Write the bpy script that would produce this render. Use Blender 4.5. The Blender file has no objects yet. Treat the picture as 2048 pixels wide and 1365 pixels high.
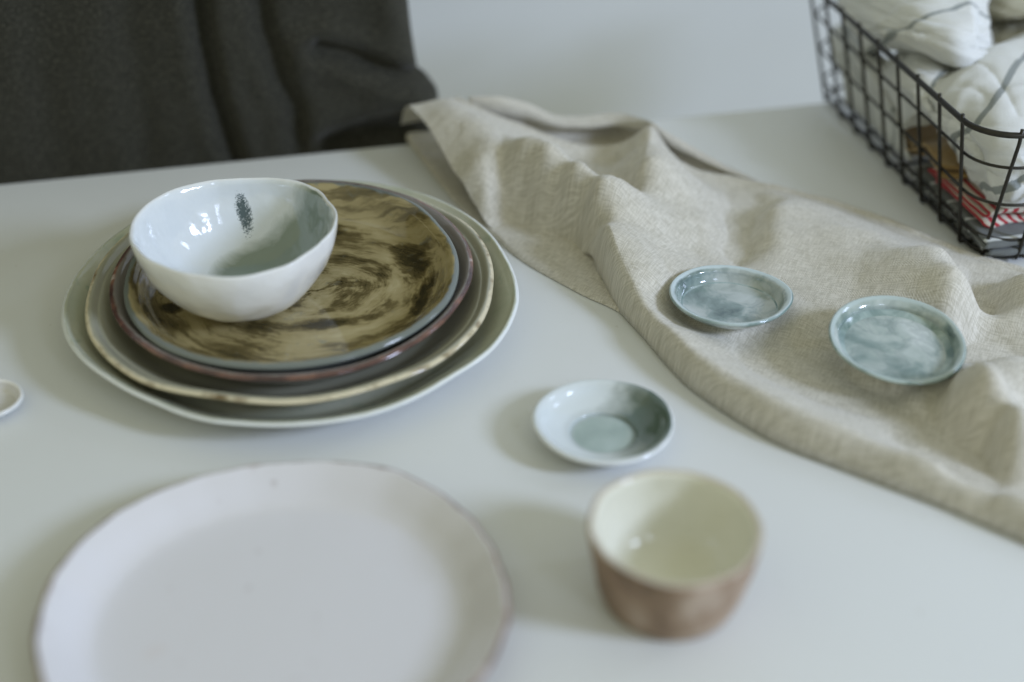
import bpy, math, random
import numpy as np
from mathutils import Vector, Matrix, noise

random.seed(7)
rng = np.random.RandomState(7)
sc = bpy.context.scene
col = sc.collection

# ------------------------------------------------------------------ camera
CAM_H, PITCH, LENS = 0.49, math.radians(33.5), 50.0
cd = bpy.data.cameras.new("camera")
cam = bpy.data.objects.new("camera", cd)
col.objects.link(cam)
cam.location = (0, 0, CAM_H)
cam.rotation_euler = (math.pi / 2 - PITCH, 0, 0)
cd.lens, cd.sensor_width = LENS, 36.0
cd.clip_start, cd.clip_end = 0.02, 50
cd.dof.use_dof = True
cd.dof.focus_distance = 0.908
cd.dof.aperture_fstop = 2.0
sc.camera = cam

# ------------------------------------------------------------------ light
world = bpy.data.worlds.new("World")
sc.world = world
world.use_nodes = True
bg = world.node_tree.nodes["Background"]
bg.inputs[0].default_value = (0.98, 0.99, 0.73, 1)
bg.inputs[1].default_value = 0.49


def area(name, loc, target, sx, sy, power, colr):
    l = bpy.data.lights.new(name, "AREA")
    l.shape = "RECTANGLE"
    l.size, l.size_y, l.energy, l.color = sx, sy, power, colr
    o = bpy.data.objects.new(name, l)
    col.objects.link(o)
    o.location = loc
    o.rotation_euler = (Vector(target) - Vector(loc)).to_track_quat("-Z", "Y").to_euler()
    return o


CEN = Vector((0.05, 0.72, 0))


def window_lamp(name, az, el, dist, sx, sy, power, colr):
    a, e = math.radians(az), math.radians(el)
    p = CEN + Vector((math.cos(e) * math.cos(a), math.cos(e) * math.sin(a), math.sin(e))) * dist
    return area(name, p, CEN, sx, sy, power, colr)


DAY = (0.62, 0.73, 1.0)
window_lamp("window_light", -26, 28, 2.2, 0.34, 0.44, 34.0, DAY)
window_lamp("window_light", -58, 30, 2.2, 0.30, 0.50, 3.5, DAY)
window_lamp("window_light", 14, 34, 2.2, 0.22, 0.40, 2.5, DAY)
window_lamp("back_window_light", 150, 30, 3.0, 0.45, 0.8, 2.5, (0.75, 0.9, 1.0))

sc.view_settings.view_transform = "Standard"
sc.view_settings.look = "None"
sc.view_settings.exposure = 0.09
sc.view_settings.gamma = 1.0
sc.cycles.max_bounces = 6
sc.cycles.use_denoising = True

# ------------------------------------------------------------------ helpers
F_PX = LENS / 36 * 2048
SP, CP = math.sin(PITCH), math.cos(PITCH)


def pt(x, y, z=0.0):
    """the point of the place at height z seen at photograph position x, y (2048 wide)"""
    a, b = (x - 1024) / F_PX, (y - 682.5) / F_PX
    d = (CAM_H - z) / (SP + CP * b)
    return np.array((d * a, d * (CP - SP * b), z))


def tag(o, label=None, cat=None, group=None, kind=None):
    for k, v in (("label", label), ("category", cat), ("group", group), ("kind", kind)):
        if v:
            o[k] = v
    return o


def mesh_obj(name, verts, faces, mat, parent=None, smooth=True, attrs=None, uv=None):
    me = bpy.data.meshes.new(name)
    me.from_pydata([tuple(map(float, v)) for v in verts], [], faces)
    if smooth:
        me.polygons.foreach_set("use_smooth", [True] * len(me.polygons))
    if attrs:
        for k, arr in attrs.items():
            a = me.attributes.new(k, "FLOAT", "POINT")
            a.data.foreach_set("value", np.asarray(arr, dtype=np.float32).ravel())
    if uv is not None:
        li = np.empty(len(me.loops), dtype=np.int32)
        me.loops.foreach_get("vertex_index", li)
        l = me.uv_layers.new(name="UVMap")
        l.data.foreach_set("uv", np.asarray(uv, dtype=np.float32)[li].ravel())
    me.update()
    if mat:
        me.materials.append(mat)
    o = bpy.data.objects.new(name, me)
    col.objects.link(o)
    if parent:
        o.parent = parent
    return o


def empty(name, loc=(0, 0, 0), rz=0.0, rot=None):
    o = bpy.data.objects.new(name, None)
    col.objects.link(o)
    o.location = loc
    o.rotation_euler = rot if rot else (0, 0, rz)
    o.empty_display_size = 0.02
    return o


def grid_faces(nu, nv, wrap_u=False):
    f = []
    for i in range(nu if wrap_u else nu - 1):
        j = (i + 1) % nu
        for k in range(nv - 1):
            f.append((i * nv + k, j * nv + k, j * nv + k + 1, i * nv + k + 1))
    return f


def catmull(pts, n):
    pts = np.asarray(pts, dtype=float)
    P = np.vstack([2 * pts[0] - pts[1], pts, 2 * pts[-1] - pts[-2]])
    out = []
    for i in range(1, len(P) - 2):
        p0, p1, p2, p3 = P[i - 1], P[i], P[i + 1], P[i + 2]
        for k in range(n):
            t = k / n
            out.append(0.5 * ((2 * p1) + (-p0 + p2) * t + (2 * p0 - 5 * p1 + 4 * p2 - p3) * t * t
                              + (-p0 + 3 * p1 - 3 * p2 + p3) * t ** 3))
    out.append(P[-2])
    return np.array(out)


def tube(name, pts, r, mat, parent=None, closed=False, n=8):
    pts = [Vector(p) for p in pts]
    m = len(pts)
    V, Fc = [], []
    up = None
    for i, p in enumerate(pts):
        a = pts[(i - 1) % m] if (closed or i > 0) else p
        b = pts[(i + 1) % m] if (closed or i < m - 1) else p
        t = (b - a).normalized()
        if up is None:
            up = t.orthogonal().normalized()
        up = (up - t * up.dot(t)).normalized()
        s = t.cross(up)
        for k in range(n):
            an = 2 * math.pi * k / n
            V.append(p + (up * math.cos(an) + s * math.sin(an)) * r)
    for i in range(m if closed else m - 1):
        j = (i + 1) % m
        for k in range(n):
            l = (k + 1) % n
            Fc.append((i * n + k, i * n + l, j * n + l, j * n + k))
    if not closed:
        Fc.append(tuple(range(n - 1, -1, -1)))
        Fc.append(tuple((m - 1) * n + k for k in range(n)))
    return mesh_obj(name, V, Fc, mat, parent)


# ------------------------------------------------------------------ materials
class NT:
    def __init__(s, name):
        s.m = bpy.data.materials.new(name)
        s.m.use_nodes = True
        s.t = s.m.node_tree
        s.b = s.t.nodes["Principled BSDF"]

    def n(s, typ, **kw):
        nd = s.t.nodes.new(typ)
        for k, v in kw.items():
            setattr(nd, k, v)
        return nd

    def set(s, sock, v):
        if isinstance(v, bpy.types.NodeSocket):
            s.t.links.new(v, sock)
        elif isinstance(v, (tuple, list)) and len(v) == 3 and sock.type == "RGBA":
            sock.default_value = (*v, 1)
        else:
            sock.default_value = v

    def p(s, **kw):
        for k, v in kw.items():
            s.set(s.b.inputs[k.replace("_", " ")], v)
        return s

    def math(s, op, a, b=0.0, c=0.0, clamp=False):
        nd = s.n("ShaderNodeMath", operation=op, use_clamp=clamp)
        s.set(nd.inputs[0], a); s.set(nd.inputs[1], b); s.set(nd.inputs[2], c)
        return nd.outputs[0]

    def vmath(s, op, a, b=(0, 0, 0), scale=None):
        nd = s.n("ShaderNodeVectorMath", operation=op)
        s.set(nd.inputs[0], a); s.set(nd.inputs[1], b)
        if scale is not None:
            s.set(nd.inputs[3], scale)
        return nd.outputs["Value" if op in ("LENGTH", "DISTANCE", "DOT_PRODUCT") else 0]

    def mix(s, f, a, b):
        nd = s.n("ShaderNodeMix", data_type="RGBA")
        s.set(nd.inputs[0], f); s.set(nd.inputs[6], a); s.set(nd.inputs[7], b)
        return nd.outputs[2]

    def coord(s, kind="Object"):
        return s.n("ShaderNodeTexCoord").outputs[kind]

    def attr(s, name):
        return s.n("ShaderNodeAttribute", attribute_name=name).outputs["Fac"]

    def noise(s, vec, scale, detail=3, rough=0.5, dist=0.0, col=False):
        nd = s.n("ShaderNodeTexNoise")
        s.set(nd.inputs["Vector"], vec)
        nd.inputs["Scale"].default_value = scale
        nd.inputs["Detail"].default_value = detail
        nd.inputs["Roughness"].default_value = rough
        nd.inputs["Distortion"].default_value = dist
        return nd.outputs[1 if col else 0]

    def ramp(s, f, stops):
        nd = s.n("ShaderNodeValToRGB")
        s.set(nd.inputs[0], f)
        e = nd.color_ramp.elements
        while len(e) < len(stops):
            e.new(0.5)
        for i, (p_, c) in enumerate(stops):
            e[i].position = p_
            e[i].color = (*c, 1) if not isinstance(c, (int, float)) else (c, c, c, 1)
        return nd.outputs[0]

    def sep(s, v):
        nd = s.n("ShaderNodeSeparateXYZ"); s.set(nd.inputs[0], v)
        return nd.outputs

    def comb(s, x, y, z):
        nd = s.n("ShaderNodeCombineXYZ")
        s.set(nd.inputs[0], x); s.set(nd.inputs[1], y); s.set(nd.inputs[2], z)
        return nd.outputs[0]

    def bump(s, h, strength=0.3, dist=0.001):
        nd = s.n("ShaderNodeBump")
        nd.inputs["Strength"].default_value = strength
        nd.inputs["Distance"].default_value = dist
        s.set(nd.inputs["Height"], h)
        s.t.links.new(nd.outputs[0], s.b.inputs["Normal"])

    def spot(s, co, cx, cy, rx, ry, ang=0.0, wob=None):
        """soft elliptical spot mask in the xy plane of co (0..1)"""
        x, y, _ = s.sep(co)
        ca, sa = math.cos(ang), math.sin(ang)
        dx, dy = s.math("SUBTRACT", x, cx), s.math("SUBTRACT", y, cy)
        u = s.math("DIVIDE", s.math("ADD", s.math("MULTIPLY", dx, ca), s.math("MULTIPLY", dy, sa)), rx)
        v = s.math("DIVIDE", s.math("SUBTRACT", s.math("MULTIPLY", dy, ca), s.math("MULTIPLY", dx, sa)), ry)
        d = s.math("ADD", s.math("MULTIPLY", u, u), s.math("MULTIPLY", v, v))
        if wob is not None:
            d = s.math("ADD", d, wob)
        return s.math("SUBTRACT", 1.0, d, clamp=True)


def glaze(name, base, inner=None, rim=None, rough=0.16, mott=None, rimw=(0.35, 0.7), bump=0.25, coat=0.4):
    """glazed stoneware: base outside, inner colour(s) inside, rim colour where the 'rim' attribute is high"""
    m = NT(name)
    co = m.coord()
    n1 = m.noise(co, 45, 4, 0.6, 0.6)
    c = base
    if mott:
        c = m.mix(m.ramp(n1, [(0.38, 0.0), (0.66, 1.0)]), base, mott)
    if inner is not None:
        c = m.mix(m.attr("inner"), c, inner(m, co) if callable(inner) else inner)
    if rim is not None:
        wob = m.math("MULTIPLY", m.math("SUBTRACT", m.noise(co, 90, 3, 0.6), 0.5), 0.9)
        rf = m.math("ADD", m.attr("rim"), wob)
        c = m.mix(m.ramp(rf, [(rimw[0], 0.0), (rimw[1], 1.0)]), c, rim(m, co) if callable(rim) else rim)
    m.p(Base_Color=c, Roughness=rough, Coat_Weight=coat, Coat_Roughness=0.05)
    m.bump(m.noise(co, 70, 2, 0.5), bump, 0.0012)
    return m.m


def mat_table():
    m = NT("table_laminate")
    co = m.coord()
    n = m.noise(co, 3.0, 4, 0.6)
    c = m.mix(n, (0.64, 0.655, 0.645), (0.70, 0.715, 0.705))
    sp = m.ramp(m.noise(co, 200, 2, 0.5), [(0.70, 0.0), (0.75, 1.0)])
    c = m.mix(m.math("MULTIPLY", sp, 0.25), c, (0.45, 0.43, 0.38))
    m.p(Base_Color=c, Roughness=m.ramp(n, [(0.3, 0.38), (0.7, 0.5)]), Specular_IOR_Level=0.35)
    return m.m


def weave(m, uv, pitch, amt):
    """crossing uneven yarns from stretched noise; returns fac 0..1"""
    u, v, _ = m.sep(uv)
    a = m.noise(m.comb(m.math("MULTIPLY", u, 1 / pitch), m.math("MULTIPLY", v, 0.09 / pitch), 0.0), 1.0, 2, 0.6)
    b = m.noise(m.comb(m.math("MULTIPLY", u, 0.09 / pitch), m.math("MULTIPLY", v, 1 / pitch), 3.0), 1.0, 2, 0.6)
    return m.math("ADD", m.math("MULTIPLY", a, 0.5), m.math("MULTIPLY", b, 0.5))


def mat_linen(name, c1, c2, pitch=0.0006, bump=0.6, herring=True):
    m = NT(name)
    uv = m.coord("UV")
    w = weave(m, uv, pitch, 1)
    big = m.noise(uv, 30, 4, 0.6)
    f = m.ramp(w, [(0.41, 0.0), (0.59, 1.0)])
    c = m.mix(f, c1, c2)
    c = m.mix(m.math("MULTIPLY", big, 0.35), c, tuple(0.8 * k for k in c1))
    m.p(Base_Color=c, Roughness=0.85, Sheen_Weight=0.25, Sheen_Roughness=0.5, Specular_IOR_Level=0.2)
    h = w
    if herring:
        u, v, _ = m.sep(uv)
        tri = m.math("PINGPONG", v, 0.006)
        d = m.math("SINE", m.math("MULTIPLY", m.math("ADD", u, tri), 2 * math.pi / 0.0018))
        h = m.math("ADD", w, m.math("MULTIPLY", d, 0.10))
    m.bump(h, bump, 0.0008)
    return m.m


def mat_charcoal():
    m = NT("charcoal_wool")
    uv = m.coord("UV")
    w = weave(m, uv, 0.00075, 1)
    fl = m.noise(uv, 480, 4, 0.75)
    c = m.mix(m.ramp(w, [(0.38, 0.0), (0.66, 1.0)]), (0.020, 0.020, 0.015), (0.042, 0.041, 0.031))
    c = m.mix(m.ramp(fl, [(0.52, 0.0), (0.72, 0.9)]), c, (0.14, 0.13, 0.095))
    m.p(Base_Color=c, Roughness=0.95, Sheen_Weight=0.12, Specular_IOR_Level=0.1)
    m.bump(m.math("ADD", w, fl), 0.5, 0.0008)
    return m.m


def mat_stripe(name, base, stripe, period, width, axis=0, offs=0.0, pitch=0.0006, soft=0.0004):
    """woven stripes across UV axis"""
    m = NT(name)
    uv = m.coord("UV")
    wob = m.noise(uv, 25, 2, 0.5)
    x = m.math("ADD", m.sep(uv)[axis], m.math("MULTIPLY", wob, 0.0012))
    x = m.math("PINGPONG", m.math("ADD", x, offs), period / 2)
    f = m.math("DIVIDE", m.math("SUBTRACT", width / 2 + soft, x), 2 * soft, clamp=True)
    w = weave(m, uv, pitch, 1)
    yarn = m.ramp(w, [(0.35, 0.72), (0.65, 1.0)])
    c = m.mix(f, base, stripe)
    mul = m.n("ShaderNodeMix", data_type="RGBA", blend_type="MULTIPLY")
    mul.inputs[0].default_value = 0.6
    m.set(mul.inputs[6], c); m.set(mul.inputs[7], yarn)
    m.p(Base_Color=mul.outputs[2], Roughness=0.9, Sheen_Weight=0.2, Specular_IOR_Level=0.15)
    m.bump(w, 0.5, 0.0008)
    return m.m


# ------------------------------------------------------------------ setting: wall, table
EDGE_A, EDGE_B = np.array((-0.3845, 0.9563)), np.array((0.2493, 1.1022))
ED = (EDGE_B - EDGE_A) / np.linalg.norm(EDGE_B - EDGE_A)
EN = np.array((-ED[1], ED[0]))          # away from the camera


def along(s, back, z=0.0):
    """point s metres along the table's back edge (from EDGE_A), 'back' metres behind it"""
    p = EDGE_A + ED * s + EN * back
    return np.array((p[0], p[1], z))


def build_setting():
    m = NT("painted_wall")
    co = m.coord()
    n = m.noise(co, 4, 4, 0.6)
    m.p(Base_Color=m.mix(n, (0.52, 0.55, 0.59), (0.59, 0.62, 0.66)), Roughness=0.75)
    W = m.m
    b = 0.42
    # wall of two boards meeting at an upright joint
    js = 1.02
    for s0, s1 in ((-1.6, js - 0.02), (js + 0.02, 3.0)):
        p = [along(s0, b, -0.8), along(s1, b, -0.8), along(s1, b, 1.4), along(s0, b, 1.4),
             along(s0, b + 0.05, -0.8), along(s1, b + 0.05, -0.8), along(s1, b + 0.05, 1.4), along(s0, b + 0.05, 1.4)]
        o = mesh_obj("wall", p, [(0, 1, 2, 3), (5, 4, 7, 6), (1, 5, 6, 2), (4, 0, 3, 7), (3, 2, 6, 7), (0, 4, 5, 1)], W, smooth=False)
        tag(o, kind="structure")
    p = [along(js - 0.03, b + 0.03, -0.8), along(js + 0.03, b + 0.03, -0.8), along(js + 0.03, b + 0.03, 1.4), along(js - 0.03, b + 0.03, 1.4)]
    tag(mesh_obj("wall_joint", p, [(0, 1, 2, 3)], W, smooth=False), kind="structure")
    # table: slab with rounded back edge
    T = mat_table()
    L0, L1 = -1.2, 2.2
    prof = [(-1.7, 0), (-0.006, 0)]
    for k in range(1, 9):
        a = math.pi / 2 * k / 8
        prof.append((-0.006 + 0.006 * math.sin(a), -0.006 + 0.006 * math.cos(a)))
    prof += [(0, -0.028), (-1.7, -0.028)]
    V, Fc = [], []
    for s in (L0, L1):
        for (bk, z) in prof:
            V.append(along(s, bk, z))
    n = len(prof)
    for k in range(n):
        l = (k + 1) % n
        Fc.append((k, n + k, n + l, l))
    Fc.append(tuple(range(n))[::-1])
    Fc.append(tuple(range(n, 2 * n)))
    root = empty("table", (0, 0, 0))
    tag(root, "white laminate tabletop with rounded back edge under all the crockery", "table")
    o = mesh_obj("tabletop", V, Fc, T, root, smooth=False)
    for pl in o.data.polygons:
        if len(pl.vertices) == 4 and 1 <= pl.index <= 8:
            pl.use_smooth = True


build_setting()


# ------------------------------------------------------------------ charcoal garment behind the table
def build_charcoal():
    mat = mat_charcoal()
    b0 = 0.028
    n0 = np.array((EN[0], EN[1], 0.0))
    org = along(0, b0, 0)

    def hit(px, py):
        """point of the upright plane b0 behind the edge seen at px, py -> (s, z)"""
        d = np.array(((px - 1024) / F_PX, CP - SP * (py - 682.5) / F_PX, -SP - CP * (py - 682.5) / F_PX))
        C = np.array((0, 0, CAM_H))
        t = np.dot(org - C, n0) / np.dot(d, n0)
        q = C + d * t
        return np.dot((q - org)[:2], ED), q[2]

    edge = [hit(*p) for p in [(819, -120), (822, 0), (828, 60), (835, 120), (842, 152), (862, 170), (880, 190), (884, 215), (870, 262), (862, 330)]]
    ez = np.array([e[1] for e in edge])[::-1]
    es = np.array([e[0] for e in edge])[::-1]
    creases = []   # (polyline in s,z ; depth ; width)
    for pts, dep, wid in [
        ([(388, -40), (405, 80), (430, 190), (462, 300), (480, 345)], 0.013, 0.007),
        ([(512, -40), (530, 70), (560, 160), (590, 220), (600, 330)], 0.010, 0.008),
        ([(250, -40), (262, 90), (280, 200), (300, 360)], 0.005, 0.012),
        ([(90, -40), (80, 120), (100, 260), (120, 380)], 0.004, 0.015),
        ([(895, 178), (830, 165), (760, 140), (690, 112), (640, 100)], 0.012, 0.007),
        ([(900, 235), (820, 248), (740, 262), (660, 290)], 0.014, 0.010),
        ([(700, -40), (720, 60), (750, 110)], 0.004, 0.014),
    ]:
        creases.append((np.array([hit(*p) for p in pts]), dep, wid))
    ns, nz = 260, 170
    zs = np.linspace(-0.16, 0.30, nz)
    V, UV = [], []
    for i in range(ns):
        for k in range(nz):
            z = zs[k]
            smax = np.interp(z, ez, es)
            s = -0.55 + (smax + 0.55) * (1 - (1 - i / (ns - 1)) ** 1.25)
            d = 0.0
            for pl, dep, wid in creases:
                a, bb = pl[:-1], pl[1:]
                ab = bb - a
                t = np.clip(((s - a[:, 0]) * ab[:, 0] + (z - a[:, 1]) * ab[:, 1]) / (ab ** 2).sum(1), 0, 1)
                q = a + ab * t[:, None]
                dd = math.sqrt(((q[:, 0] - s) ** 2 + (q[:, 1] - z) ** 2).min())
                d += dep * math.exp(-(dd / wid) ** 2) - 0.35 * dep * math.exp(-((dd - 2.2 * wid) / (1.3 * wid)) ** 2)
            d += 0.0022 * noise.noise(Vector((s * 14, z * 9, 1.3))) + 0.0016 * noise.noise(Vector((s * 60, z * 45, 5)))
            er = max(0.0, 1 - (smax - s) / 0.02)
            d += 0.018 * er * er
            p = along(s, b0 + d, z)
            V.append(p); UV.append((s, z))
    o = mesh_obj("draped_cloth", V, grid_faces(ns, nz), mat, uv=UV)
    so = o.modifiers.new("thick", "SOLIDIFY"); so.thickness = 0.004; so.offset = -1
    tag(o, "dark charcoal woven cloth with long creases hanging upright behind the table's back edge", "cloth")


build_charcoal()


# ------------------------------------------------------------------ turned ceramics
def lathe(name, prof, rim_i, mat, loc, rot=(0, 0, 0), parent=None, n=200, wr=0.0, wz=0.0, facets=13, seed=1,
          sub=5, hi=0.0, ell=0.0, tilt_noise=0.0, lean=0.0, rad=0.0):
    """prof: (r, z) from the underside centre, over the rim (index rim_i), to the inner centre"""
    r_ = np.random.RandomState(seed)
    P = catmull(prof, sub)
    P[:, 0] = np.maximum(P[:, 0], 0)
    ri = rim_i * sub
    R = P[:, 0].max()
    th = np.arange(n) / n * 2 * math.pi
    an = np.sort((np.arange(facets) + r_.uniform(-0.32, 0.32, facets)) / facets * 2 * math.pi)
    vals = r_.uniform(-1, 1, facets)
    valz = r_.uniform(-1, 1, facets)
    w1 = np.interp(th, an, vals, period=2 * math.pi)
    w2 = np.interp(th, an + 0.1, valz, period=2 * math.pi)
    k = np.array([1, 2, 3, 2, 1.0]); k /= k.sum()
    for _ in range(1):
        w1 = sum(np.roll(w1, s - 2) * k[s] for s in range(5))
        w2 = sum(np.roll(w2, s - 2) * k[s] for s in range(5))
    w1 = w1 + 0.5 * np.sin(2 * th + r_.uniform(0, 6)) + 0.35 * np.sin(3 * th + r_.uniform(0, 6)) + hi * np.sin(th * 23 + 2 * np.sin(th * 3))
    w2 = w2 + 0.6 * np.sin(2 * th + r_.uniform(0, 6))
    V, rimA, innA = [], [], []
    m = len(P)
    for i in range(n):
        c, s = math.cos(th[i]), math.sin(th[i])
        for j in range(m):
            r, z = P[j]
            f = (r / R) ** 3
            rr = r * (1 + wr / R * w1[i] * f) * (1 + ell * math.cos(2 * th[i]) * (r / R))
            if rad:
                rr += rad * min(1, r / R * 1.5) * noise.noise(Vector((c * rr * 55, s * rr * 55, z * 60 + seed)))
            zz = z + wz * w2[i] * f + lean * s * (r / R) ** 2
            if tilt_noise:
                zz += tilt_noise * noise.noise(Vector((c * rr * 30, s * rr * 30, seed)))
            V.append((rr * c, rr * s, zz))
            rimA.append(math.exp(-((j - ri) / (sub * 0.7)) ** 2))
            innA.append(1.0 if j > ri else 0.0)
    o = mesh_obj(name, V, grid_faces(n, m, True), mat, parent, attrs={"rim": rimA, "inner": innA})
    o.location = loc
    o.rotation_euler = rot
    return o


def plate_profile(R, H, t=0.004, foot=0.6, well=0.78, lip=0.0):
    return [(0, 0.0), (R * foot * 0.9, 0.0), (R * foot, 0.0006), (R * well, 0.002 + 0.1 * H), (R * 0.93, H * 0.62),
            (R - 0.0005, H - t * 0.45), (R, H - 0.0008), (R - t * 0.45, H), (R - t, H - t * 0.4),
            (R * 0.92, H * 0.62 + t * 0.75), (R * well, t + 0.1 * H), (R * well * 0.85, t), (R * 0.3, t), (0, t)]


STK = (-0.1373, 0.7655)

def rim_cream(m, co):
    return m.mix(m.ramp(m.noise(co, 70, 3, 0.6), [(0.50, 0.0), (0.72, 1.0)]), (0.62, 0.56, 0.40), (0.16, 0.11, 0.05))

def rim_plum(m, co):
    n = m.noise(co, 48, 3, 0.6)
    return m.ramp(n, [(0.35, (0.060, 0.032, 0.030)), (0.52, (0.115, 0.060, 0.050)), (0.64, (0.22, 0.11, 0.075)), (0.74, (0.46, 0.40, 0.37))])

def inner_platter(m, co):
    g = m.mix(m.ramp(m.noise(co, 22, 4, 0.6, 0.5), [(0.35, 0.0), (0.7, 1.0)]), (0.52, 0.53, 0.43), (0.42, 0.45, 0.35))
    t = m.ramp(m.noise(co, 60, 3, 0.6, 0.8), [(0.60, 0.0), (0.75, 1.0)])
    return m.mix(m.math("MULTIPLY", t, 0.35), g, (0.14, 0.28, 0.22))

def inner_swirl(m, co):
    x, y, _ = m.sep(co)
    # brush strokes that turn about a point a little off the centre
    cx, cy = m.math("SUBTRACT", x, 0.012), m.math("ADD", y, 0.004)
    wv = m.noise(co, 13, 4, 0.6, 0.0, col=True)
    wv = m.vmath("SCALE", m.vmath("SUBTRACT", wv, (0.5, 0.5, 0.5)), scale=0.026)
    q = m.vmath("ADD", m.comb(cx, cy, 0.0), wv)
    qx, qy, _ = m.sep(q)
    qy = m.math("MULTIPLY", qy, 1.25)
    r = m.math("SQRT", m.math("ADD", m.math("MULTIPLY", qx, qx), m.math("ADD", m.math("MULTIPLY", qy, qy), 2e-5)))
    ux, uy = m.math("DIVIDE", qx, r), m.math("DIVIDE", qy, r)
    sp = m.comb(m.math("MULTIPLY", ux, 0.95), m.math("MULTIPLY", uy, 0.95), m.math("MULTIPLY", r, 38.0))
    st = m.noise(sp, 1.3, 6, 0.60, 0.15)
    sp2 = m.comb(m.math("MULTIPLY", ux, 2.4), m.math("MULTIPLY", uy, 2.4), m.math("MULTIPLY", r, 420.0))
    fine = m.noise(sp2, 1.0, 4, 0.65)
    blot = m.noise(co, 34, 5, 0.65)
    v = m.math("ADD", m.math("MULTIPLY", st, 0.72), m.math("MULTIPLY", fine, 0.17))
    v = m.math("ADD", v, m.math("MULTIPLY", blot, 0.11))
    dark = m.spot(co, 0.070, 0.030, 0.016, 0.034, 0.35, m.math("MULTIPLY", m.noise(co, 90, 3), 0.9))
    dark = m.math("ADD", dark, m.spot(co, 0.082, -0.012, 0.010, 0.034, -0.2, m.math("MULTIPLY", m.noise(co, 110, 3), 0.9)))
    dark = m.math("ADD", dark, m.spot(co, -0.074, -0.004, 0.016, 0.012, 0.5, m.math("MULTIPLY", m.noise(co, 110, 3), 0.8)))
    dark = m.math("ADD", dark, m.spot(co, -0.071, -0.024, 0.012, 0.009, 0.0, m.math("MULTIPLY", m.noise(co, 120, 3), 0.8)))
    dark = m.math("ADD", dark, m.spot(co, 0.030, -0.040, 0.042, 0.010, 0.25, m.math("MULTIPLY", m.noise(co, 70, 4), 1.2)))
    dark = m.math("ADD", dark, m.spot(co, 0.020, 0.070, 0.044, 0.012, -0.3, m.math("MULTIPLY", m.noise(co, 60, 4), 1.2)))
    v = m.math("SUBTRACT", v, m.math("MULTIPLY", dark, 0.34))
    return m.ramp(v, [(0.27, (0.020, 0.017, 0.007)), (0.39, (0.055, 0.043, 0.015)), (0.465, (0.135, 0.105, 0.042)),
                      (0.52, (0.31, 0.255, 0.12)), (0.70, (0.48, 0.415, 0.235))])


def build_stack():
    white = glaze("white_glaze", (0.70, 0.72, 0.71), inner=inner_platter, rim=(0.72, 0.75, 0.75), rough=0.13, rimw=(0.25, 0.6))
    p = plate_profile(0.1405, 0.025, 0.0045, well=0.80)
    o = lathe("dinner_plate", p, 6, white, (STK[0], STK[1], 0.0), wr=0.0034, wz=0.0017, facets=15, seed=11, lean=0.004)
    tag(o, "largest plate, pale grey green with white wavy rim, at the bottom of the stack", "plate", "plates in the stack")
    cream = glaze("cream_rim_glaze", (0.42, 0.36, 0.24), inner=(0.34, 0.335, 0.255), rim=rim_cream, rough=0.14, rimw=(0.3, 0.6))
    p = plate_profile(0.1268, 0.0245, 0.0068, well=0.80)
    o = lathe("dinner_plate", p, 6, cream, (STK[0] - 0.001, STK[1] + 0.001, 0.0052), rot=(0, 0, 0), wr=0.0031, wz=0.0016, facets=17, seed=5, lean=0.0045)
    tag(o, "grey green plate with speckled cream rim, second from the bottom of the stack", "plate", "plates in the stack")
    plum = glaze("plum_glaze", (0.10, 0.075, 0.07), inner=(0.20, 0.18, 0.16), rim=rim_plum, rough=0.10, rimw=(0.2, 0.5))
    p = plate_profile(0.1120, 0.0255, 0.0068, well=0.80)
    o = lathe("dinner_plate", p, 6, plum, (STK[0] + 0.001, STK[1] + 0.001, 0.0104), rot=(0, 0, 0), wr=0.0024, wz=0.0013, facets=16, seed=21, lean=0.005)
    tag(o, "dark plum plate with reddish brown rim, just under the swirled brown plate", "plate", "plates in the stack")
    sw = glaze("swirled_brown_glaze", (0.20, 0.215, 0.205), inner=inner_swirl, rim=(0.155, 0.175, 0.16), rough=0.11, rimw=(0.12, 0.35), bump=0.15)
    p = plate_profile(0.1042, 0.0235, 0.0078, well=0.84)
    o = lathe("dinner_plate", p, 6, sw, (STK[0] + 0.0005, STK[1] + 0.0015, 0.0158), rot=(0, 0.0, 0.0), wr=0.0022, wz=0.0009, facets=15, seed=3, lean=0.005)
    tag(o, "beige plate brushed with dark brown swirls, topmost of the stack under the bowl", "plate", "plates in the stack")


build_stack()


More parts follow.
